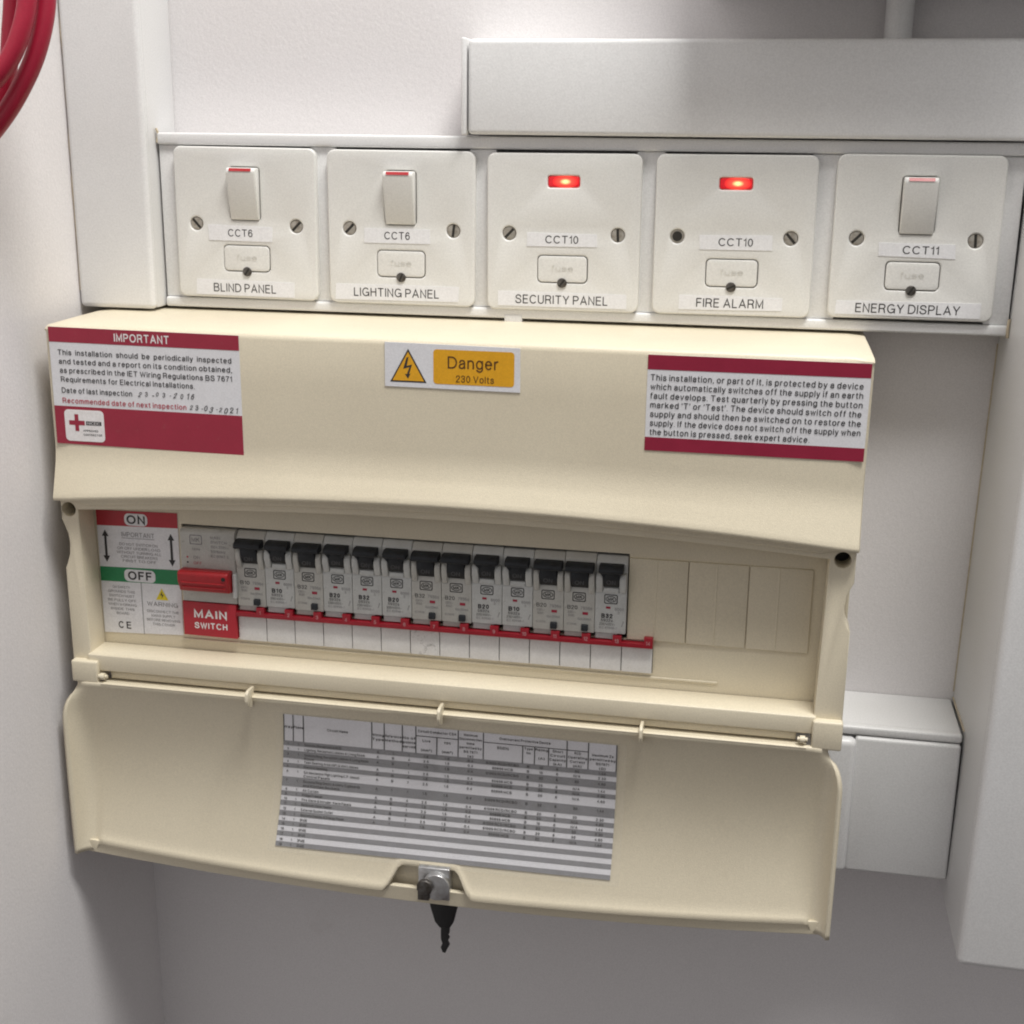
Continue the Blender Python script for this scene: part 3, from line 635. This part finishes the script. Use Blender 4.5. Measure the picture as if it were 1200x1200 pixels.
n2 = sticker('notice', [(67.2, -104.6), (177.4, -104.7), (177.8, -54.9), (67.3, -54.8)], Y1, 'sticker_white', CU, 'white notice with two maroon bands about pressing the test button')
flat('maroon_band', [(67.3, -62.4), (177.7, -62.2), (177.8, -54.9), (67.3, -54.8)], Y2, 'sticker_maroon', n2)
flat('maroon_band', [(67.2, -104.6), (177.4, -104.7), (177.5, -97.8), (67.2, -97.5)], Y2, 'sticker_maroon', n2)
for k, (s_, w) in enumerate((('This installation, or part of it, is protected by a device', 105.5), ('which automatically switches off the supply if an earth', 105.5), ('fault develops. Test quarterly by pressing the button', 105.5), ("marked 'T' or 'Test'. The device should switch off the", 105.3),
                             ('supply and should then be switched on to restore the', 105.3), ('supply. If the device does not switch off the supply when', 105.3), ('the button is pressed, seek expert advice.', 80.5))):
    text(n2, s_, 69.0 + .1 * k, -66.4 - 4.72 * k, Y3, 3.25, 'ink_black', w, 'L', .004)

# ---- ON / OFF sticker on the inner panel
YS = -54.4
oo = cut('switch_notice', [[(-253.4, -238.6), (-203.0, -236.6), (-202.6, -161.2), (-253.4, -162.2)]], YS, -53.6, 'sticker_white', CU)
oo['label'] = 'white sticker with red ON band and green OFF band'
flat('red_band', [(-253.4, -171.6), (-202.7, -170.4), (-202.6, -161.2), (-253.4, -162.2)], YS - .1, 'sticker_scarlet', oo)
flat('green_band', [(-253.4, -206.0), (-202.8, -205.2), (-202.8, -196.0), (-253.4, -197.0)], YS - .1, 'sticker_green', oo)
flat('white_pill', rrect(-235.8, -221.4, -170.6, -163.2, 2.8, 5), YS - .16, 'sticker_white', oo); text(oo, 'ON', -228.6, -166.9, YS - .22, 5.4, 'ink_black', 11.6, bold=.02)
flat('white_pill', rrect(-238.2, -218.6, -205.2, -197.6, 2.8, 5), YS - .16, 'sticker_white', oo); text(oo, 'OFF', -228.4, -201.4, YS - .22, 5.4, 'ink_black', 15, bold=.02)
for x in (-248.6, -207.4):
    flat('arrow', [(x - .75, -190), (x + .75, -190), (x + .75, -178), (x - .75, -178)], YS - .14, 'ink_black', oo)
    flat('arrow', [(x - 2.1, -190), (x, -194), (x + 2.1, -190)], YS - .14, 'ink_black', oo); flat('arrow', [(x - 2.1, -178), (x + 2.1, -178), (x, -174)], YS - .14, 'ink_black', oo)
text(oo, 'IMPORTANT', -228, -176.2, YS - .14, 2.9, 'ink_grey', 20.5); flat('rule', [(-238.4, -178.6), (-217.6, -178.5), (-217.6, -178.2), (-238.4, -178.3)], YS - .14, 'ink_grey', oo)
for k, (s_, w) in enumerate((('DO NOT SWITCH ON', 24), ('OR OFF UNDER LOAD', 27), ('WITHOUT TURNING ALL', 28), ('CIRCUIT BREAKERS', 23), ('FIRST TO OFF', 21))): text(oo, s_, -228, -182.2 - 2.55 * k, YS - .14, 1.7, 'ink_grey', w)
flat('rule', [(-228.2, -238), (-227.8, -238), (-227.8, -205.6), (-228.2, -205.6)], YS - .14, 'ink_grey', oo)
for k, (s_, w) in enumerate((('ON SAFETY', 11), ('GROUNDS THIS', 17), ('SWITCH MUST', 16), ('BE FULLY OFF', 18), ('WHEN WORKING', 18), ('INSIDE THIS', 15), ('BOARD', 8))): text(oo, s_, -240.8, -209.2 - 2.75 * k, YS - .14, 1.55, 'ink_grey', w)
text(oo, 'C', -242.6, -233.0, YS - .14, 4.4, 'ink_black', 3.2, bold=.01); text(oo, 'E', -237.6, -233.0, YS - .14, 4.4, 'ink_black', 2.9, bold=.01)
flat('warning_triangle', tri(-215.2, -215.4, 7.8, 7.2), YS - .14, 'yellow_print', oo)
flat('lightning_bolt', [(-214.9, -209.8), (-216.3, -212.6), (-215.1, -212.4), (-215.6, -214.8), (-214.0, -211.9), (-215.1, -212.0)], YS - .2, 'ink_black', oo)
text(oo, 'WARNING', -215.2, -218.2, YS - .14, 2.7, 'ink_grey', 19.5)
for k, (s_, w) in enumerate((('DISCONNECT THE', 20), ('MAINS SUPPLY', 15), ('BEFORE REMOVING', 21), ('THIS COVER', 14))): text(oo, s_, -215.2, -222.8 - 2.7 * k, YS - .14, 1.6, 'ink_grey', w)

# ================================================================== main switch
MSW = thing('main_switch', 'wide main switch with a red bar handle, beside the ON and OFF sticker', 'switch', (-183, -40, -234))
prism('body', [(-20, -168.9), (-56.4, -168.9), (-58.0, -171), (-58.0, -213.2), (-20, -213.2)], 'x', -200.2, -166.8, 'breaker_grey', MSW, .5)
hb = prism('handle', [(-56, -192.6), (-64.6, -192.2), (-66.0, -193.8), (-65.4, -198.5), (-63.4, -205.0), (-56, -206.6)], 'x', -199.6, -168.8, 'switch_red', MSW, .9, 3)
for z in (-199.2, -202.2): rbox('grip_rib', (-197.6, -171), (-65.7 + (z + 199.2) * -.26, -62), (z - .5, z + .5), 'switch_red', hb, .35)
cut('pivot', [circle(-171.4, -195.6, 1.2, 14)], -66.3, -63, 'hole_dark', hb)
rbox('side_cheek', (-168.4, -165.9), (-60.5, -52), (-209, -194), 'breaker_pale', MSW, .8)
mp = cut('name_panel', [[(-200.6, -234.2), (-167.7, -234.6), (-167.7, -213.8), (-200.6, -213.4)]], -58.4, -53.5, 'sticker_scarlet', MSW, .2)
text(mp, 'MAIN', -183.6, -220.6, -58.5, 5.2, 'ink_white', 20.4, bold=.02); text(mp, 'SWITCH', -183.6, -227.8, -58.5, 3.9, 'ink_white', 20.4, bold=.02)
cut('logo_frame', [rrect(-194.2, -186.6, -178.2, -172.4, .8, 3), rrect(-193.7, -187.1, -177.7, -172.9, .6, 3)], -58.12, -57.9, 'ink_grey', MSW)
body_ = MSW.children[0]
text(body_, 'MK', -190.4, -175.3, -58.12, 2.8, 'ink_grey', 5); text(body_, '5500s', -190.4, -181, -58.12, 1.4, 'ink_grey', 5)
for k, (s_, w) in enumerate((('MAIN', 6), ('SWITCH', 10), ('100A 230V~', 10.5), ('50/60Hz', 9), ('IEC 60947-3', 10.5))): text(body_, s_, -181.4, -173.4 - 2.8 * k, -58.12, 1.7, 'ink_grey', w, 'L')
text(body_, 'ON', -192.4, -186.0, -58.12, 1.7, 'ink_grey', 4, 'L'); text(body_, 'OFF', -192.4, -189.4, -58.12, 1.7, 'ink_red', 5, 'L')
flat('dot', circle(-196, -186.0, .6, 10), -58.12, 'ink_red', body_); flat('dot', circle(-196, -189.2, .6, 10), -58.12, 'ink_black', body_)

# ================================================================== thirteen circuit breakers
def breaker(i, kind, rating):
    cx = MX0 + PITCH * (i + .5); hw = PITCH / 2 - .12
    zt, zb = -168.6 - random.uniform(0, .6), -213.0 - (.6 if kind == 'wide' else 0)
    order = ('first', 'second', 'third', 'fourth', 'fifth', 'sixth', 'seventh', 'eighth', 'ninth', 'tenth', 'eleventh', 'twelfth', 'thirteenth')[i]
    lab = order + ' breaker along from the red main switch, ' + ('with broad toggle and black button' if kind == 'wide' else 'with narrow toggle and no button')
    if i == 12: lab = 'last breaker of the row, narrow toggle, right against the cream blanking plates'
    root = thing('circuit_breaker', lab, 'circuit breaker', (cx, -30, zb), 'circuit breakers in the row')
    bm_ = 'breaker_grey' if kind == 'wide' else 'breaker_pale'
    body = prism('body', [(-20, zt), (-53.4, zt), (-56.6, zt - 3.2), (-57.0, -186), (-57.6, -188.6), (-58.0, -191), (-58.0, zb), (-20, zb)], 'x', cx - hw, cx + hw, bm_, root, .45)
    rbox('foot', (cx - hw + .3, cx + hw - 4.6), (-56.6, -40), (-216.8, zb - .1), bm_, root, .3)
    if kind == 'wide':
        tw, nw, z1, z0, zn = hw - .7, 4.75, -172.9, -177.4, -187.4
    else:
        tw, nw, z1, z0, zn = 6.7, 4.3, -172.6, -176.9, -186.0
    tg = prism('toggle', [(-54, z1 - .2), (-60.6, z1), (-63.8, z1 - 1.6), (-64.2, z0 + 1.0), (-63.4, z0), (-54, z0 - .2)], 'x', cx - tw, cx + tw, 'toggle_black', root, .55)
    prism('toggle_face', [(-54, z0 + .4), (-62.4, z0 + .3), (-60.4, zn + 4), (-58.4, zn), (-54, zn)], 'x', cx - nw, cx + nw, 'toggle_black', root, .4)
    if kind != 'wide':
        for s in (-1, 1): prism('shoulder', [(cx + s * nw * .9, z0 + .2), (cx + s * tw * .96, z0 + .2), (cx + s * nw * .9, z0 - 2.4)], 'y', -62.6, -56, 'toggle_black', root)
    text(tg, 'ON', cx, zn + 3.6, -61.0, 2.3, 'toggle_word', 5.0, name='word', rotm=None)
    for s in (-1, 1):
        a, b_ = sorted((cx + s * (nw + .35), cx + s * (hw - .35)))
        prism('cheek', [(-54, z0 - 1.0), (-59.4, z0 - 1.0), (-60.8, z0 - 3.2), (-60.2, zn + 2.5), (-58.6, zn - 3.2), (-54, zn - 3.2)], 'x', a, b_, bm_, root, .6)
    if kind != 'wide':
        rbox('step', (cx - nw, cx + nw), (-58.5, -55), (zn - 3.4, zn - .5), bm_, root, .5)
    lz = -193.0; lx = cx + (-.2 if kind == 'wide' else 0)
    lo = cut('logo_frame', [rrect(lx - 3.7, lx + 3.7, lz - 2.7, lz + 2.7, .8, 3), rrect(lx - 3.25, lx + 3.25, lz - 2.25, lz + 2.25, .6, 3)], -58.14, -57.9, 'ink_black', root)
    cut('logo_ring', [[(lx + 2.9 * math.cos(a * .314), lz + 1.8 * math.sin(a * .314)) for a in range(20)], [(lx + 2.55 * math.cos(a * .314), lz + 1.45 * math.sin(a * .314)) for a in range(20)]], -58.14, -57.9, 'ink_black', root)
    text(body, 'MK', lx, lz, -58.16, 1.9, 'ink_black', 3.6, bold=.02)
    T = lambda s_, x, z, cap, w=None, al='L', m_='ink_grey', bo=0: text(body, s_, cx + x, z, -58.14, cap, m_, w, al, bo)
    if kind == 'wide':
        T(rating, -6.6, -199.2, 2.3, 5.6, m_='ink_black'); T('7936s', .8, -199.3, 1.9, 6.4)
        T('230V~', -6.4, -202.0, 1.4, 4.4); T('6000', -6.0, -204.0, 1.4, 3.4); T('I\u0394n 30mA', -.6, -205.6, 1.5, 7.4); T('IEC61009', -6.6, -209.0, 1.3, 5.2)
        flat('red_flag', [(cx + 1.9, -203.2), (cx + 5.0, -203.2), (cx + 5.0, -201.6), (cx + 1.9, -201.6)], -58.14, 'sticker_red', root)
        rbox('test_button', (cx + 1.4, cx + 5.2), (-59.8, -57), (-212.4, -208.7), 'toggle_black', root, .5)
    else:
        flat('red_flag', [(cx - 2.6, -198.6), (cx - .1, -198.6), (cx - .1, -197.3), (cx - 2.6, -197.3)], -58.14, 'sticker_red', root)
        T('6000', 2.3, -198.6, 1.7, 5.0); T('3', 4.0, -200.6, 1.5)
        T(rating, -5.0, -202.8, 2.6, 6.2, m_='ink_black', bo=.03); T('5932s', -5.2, -205.4, 1.7, 6.6, m_='ink_black'); T('230/400V~', -6.0, -207.6, 1.5, 8.6, m_='ink_black'); T('IEC 60898-1', -6.0, -209.7, 1.4, 9.6)
        T('/', 6.2, -207.0, 3.0)
    return root
KINDS = 'WNWNNNWWNNWWN'; RAT = ['B10', 'B10', 'B32', 'B20', 'B32', 'B20', 'B32', 'B20', 'B20', 'B10', 'B20', 'B20', 'B32']
for i, k in enumerate(KINDS): breaker(i, 'wide' if k == 'W' else 'narrow', RAT[i])

# ================================================================== circuit chart in a clear sleeve on the lid
def lid_hit(u, v):
    y = -70
    for _ in range(12):
        p = U(u, v, y); y = ylid(p.z)
    return p
cTL, cTR, cBR, cBL = lid_hit(332, 836), lid_hit(724, 873), lid_hit(715, 1031), lid_hit(323, 990)
def cuv(u, v):                                        # u,v in 0..1 from the top-left corner of the paper
    a = cTL.lerp(cTR, u); b_ = cBL.lerp(cBR, u); p = a.lerp(b_, v); return (p.x, p.z)
CH = thing('circuit_chart', 'printed circuit chart with grey striped rows, stuck inside the open lid', 'chart', ((cBL.x + cBR.x) / 2, -70, cBL.z))
def sheet(name, u0, u1, v0, v1, lift, material, parent, n=14):
    n = max(1, int(n * (v1 - v0)) + 1); bm = bmesh.new(); rows = []
    for k in range(n + 1):
        v = v0 + (v1 - v0) * k / n
        rows.append([bm.verts.new((x, ylid(z) - lift, z)) for x, z in (cuv(u0, v), cuv(u1, v))])
    for a, b_ in zip(rows, rows[1:]): bm.faces.new((a[0], b_[0], b_[1], a[1]))
    return from_bm(bm, name, material, parent, 50)
pp = sheet('paper', 0, 1, 0, 1, .5, 'paper', CH, 24)
sheet('sleeve', -.022, 1.026, -.018, 1.035, 1.1, 'clear_sleeve', CH, 24)
HH = .214
cols = [0, .031, .063, .274, .312, .367, .408, .471, .535, .610, .726, .761, .802, .855, .917, 1]
hs = [(1.0, 1), (1.0, 0), (1.55, 1), (1.0, 0), (.9, 1), (1.8, 0), (1.85, 1), (.9, 0), (.9, 1), (.9, 0), (.95, 1), (.95, 0), (1, 1), (.9, 0), (.9, 1), (.95, 0), (.9, 1), (1, 0), (.85, 1)]
tot = sum(h for h, _ in hs); v = HH
names_ = ['Sockets (Reception) & RCD', 'Lighting, Reception Lobbies & Living Room', 'Sockets Ring, Reception Lobbies & Living Room', 'Teen Seating Area (GF) & Mini Lobbies', 'Electric Heating', 'GA Mezzanine High Lighting C.P. (Mezz)', 'Sockets Ring (Mezz) & Utility Cupboards', 'Air Curtain', 'Fridge Freezer', 'Fire Alarm & Intruder Alarm Panels', 'Bathroom Water Heater', 'External Socket Outlet', 'Sockets Display & Energy Panel', 'SPARE', 'SPARE', 'SPARE', 'SPARE', 'SPARE', 'SPARE']
second = {2: 'Room', 5: 'Control Panels', 6: 'and Kitchen Sockets'}
def wtext(s_, u, vv, cap, width_u=None, al='C', m_='ink_black', bold=.0):
    W = (cTR - cTL).length
    def warp(X, Z): return (X, Z)
    x, z = cuv(u, vv)
    sl = (cTR.z - cTL.z) / (cTR.x - cTL.x)
    text(pp, s_, x, z, -.75, cap * 1.08, m_, width_u * W if width_u else None, al, bold + .018, fy=ylid, warp=lambda X, Z, x=x, sl=sl: (X, Z + (X - x) * sl))
for k, (h, g) in enumerate(hs):
    dv = h / tot * (1 - HH)
    if g: sheet('shaded_row', 0, 1, v, v + dv, .62, 'row_grey', pp, 14)
    vm = v + min(dv, .046) / 2 + .003
    wtext(str(k + 1) if k < 13 else str(k + 1), .015, vm, 1.45); wtext('1', .047, vm, 1.45)
    wtext(names_[k], .066, vm, 1.6, min(.20, len(names_[k]) * .0046), 'L')
    if k in second: wtext(second[k], .066, vm + .03, 1.6, None, 'L')
    if k < 13:
        rc = KINDS[k] == 'W'
        for c, s_ in ((3, 'A'), (4, 'B' if k % 3 else '1'), (5, str((k * 3) % 9 + 1)), (6, '2.5' if k % 2 else '1.5'), (7, '1.5'), (8, '0.4'), (9, '61009 RCD/RCBO' if rc else '60898 MCB'), (10, 'B'), (11, RAT[k][1:]), (12, '6'), (13, '30' if rc else 'N/A'), (14, ('1.44', '2.30', '4.60')[k % 3])):
            wtext(s_, (cols[c] + cols[c + 1]) / 2, vm, 1.55)
    v += dv
for k, c in enumerate(cols):
    top = 0 if k not in (7, 10, 11, 12) and not (k == 9 and False) else .075
    c0 = min(max(c, .002), .998); sheet('rule', c0 - .0014, c0 + .0014, .0 if top == 0 else top, HH, .72, 'ink_black', pp, 8)
for u0, u1, vv in ((.408, .535, .072), (.61, .855, .072), (.855, .917, .072)): sheet('rule', u0, u1, vv, vv + .006, .72, 'ink_black', pp, 1)
for c, lines in ((0, ('Way',)), (1, ('Phase',)), (2, ('Circuit Name',)), (3, ('Wiring', 'Type')), (4, ('Reference', 'Method')), (5, ('No of', 'points', 'served'))):
    for j, s_ in enumerate(lines): wtext(s_, (cols[c] + cols[c + 1]) / 2, .10 + .035 * j, 1.7, min(.05, (cols[c + 1] - cols[c]) * .92) if c != 2 else .065)
wtext('Circuit Conductor CSA', .472, .035, 1.7, .115)
wtext('Live', .44, .11, 1.7); wtext('(mm\u00b2)', .44, .185, 1.7); wtext('cpc', .503, .11, 1.7); wtext('(mm\u00b2)', .503, .185, 1.7)
for j, s_ in enumerate(('Maximum', 'Disconnection', 'time', 'permitted by', 'BS 7671', '(s)')): wtext(s_, .572, .03 + .034 * j, 1.6, min(.066, len(s_) * .0058))
wtext('Overcurrent Protective Device', .732, .035, 1.7, .15)
wtext('BS(EN)', .668, .11, 1.7, .034)
for c, lines in ((10, ('Type', 'No')), (11, ('Rating', '', '(A)')), (12, ('Short', 'Circuit', 'Capacity', '(kA)')), (13, ('RCD', 'Operating', 'Current', '(mA)')), (14, ('Maximum Zs', 'permitted by', 'BS7671', '(\u03a9)'))):
    for j, s_ in enumerate(lines):
        if s_: wtext(s_, (cols[c] + cols[c + 1]) / 2, .095 + .034 * j, 1.6, min((cols[c + 1] - cols[c]) * .9, len(s_) * .0062))

# ================================================================== red cables hanging by the left wall
def cable(pts, y0, y1, r, label):
    P = []
    for k, (u, v_) in enumerate(pts): P.append(U(u, v_, y0 + (y1 - y0) * k / (len(pts) - 1)))
    t = thing('red_cable', label, 'cable', tuple(P[-1]), 'red cables hanging beside the left wall')
    tube('sheath', smooth_path(P, 8), r, 'cable_red', t, 18)
cable([(52, -120), (54, -50), (54, 0), (50, 32), (41, 66), (26, 100), (6, 134), (-22, 168), (-60, 195)], -112, -128, 4.7, 'outermost red cable, bulging closest to the vertical corner trunking')
cable([(34, -120), (34, -50), (32, 0), (26, 32), (15, 62), (-2, 88), (-26, 112), (-60, 130)], -122, -140, 4.6, 'middle red cable, curving between the outermost and innermost ones')
cable([(14, -120), (15, -50), (15, 0), (13, 34), (11, 66), (6, 98), (-6, 128), (-30, 160)], -106, -114, 4.5, 'innermost red cable, running straightest, behind the other two')

flush_texts()
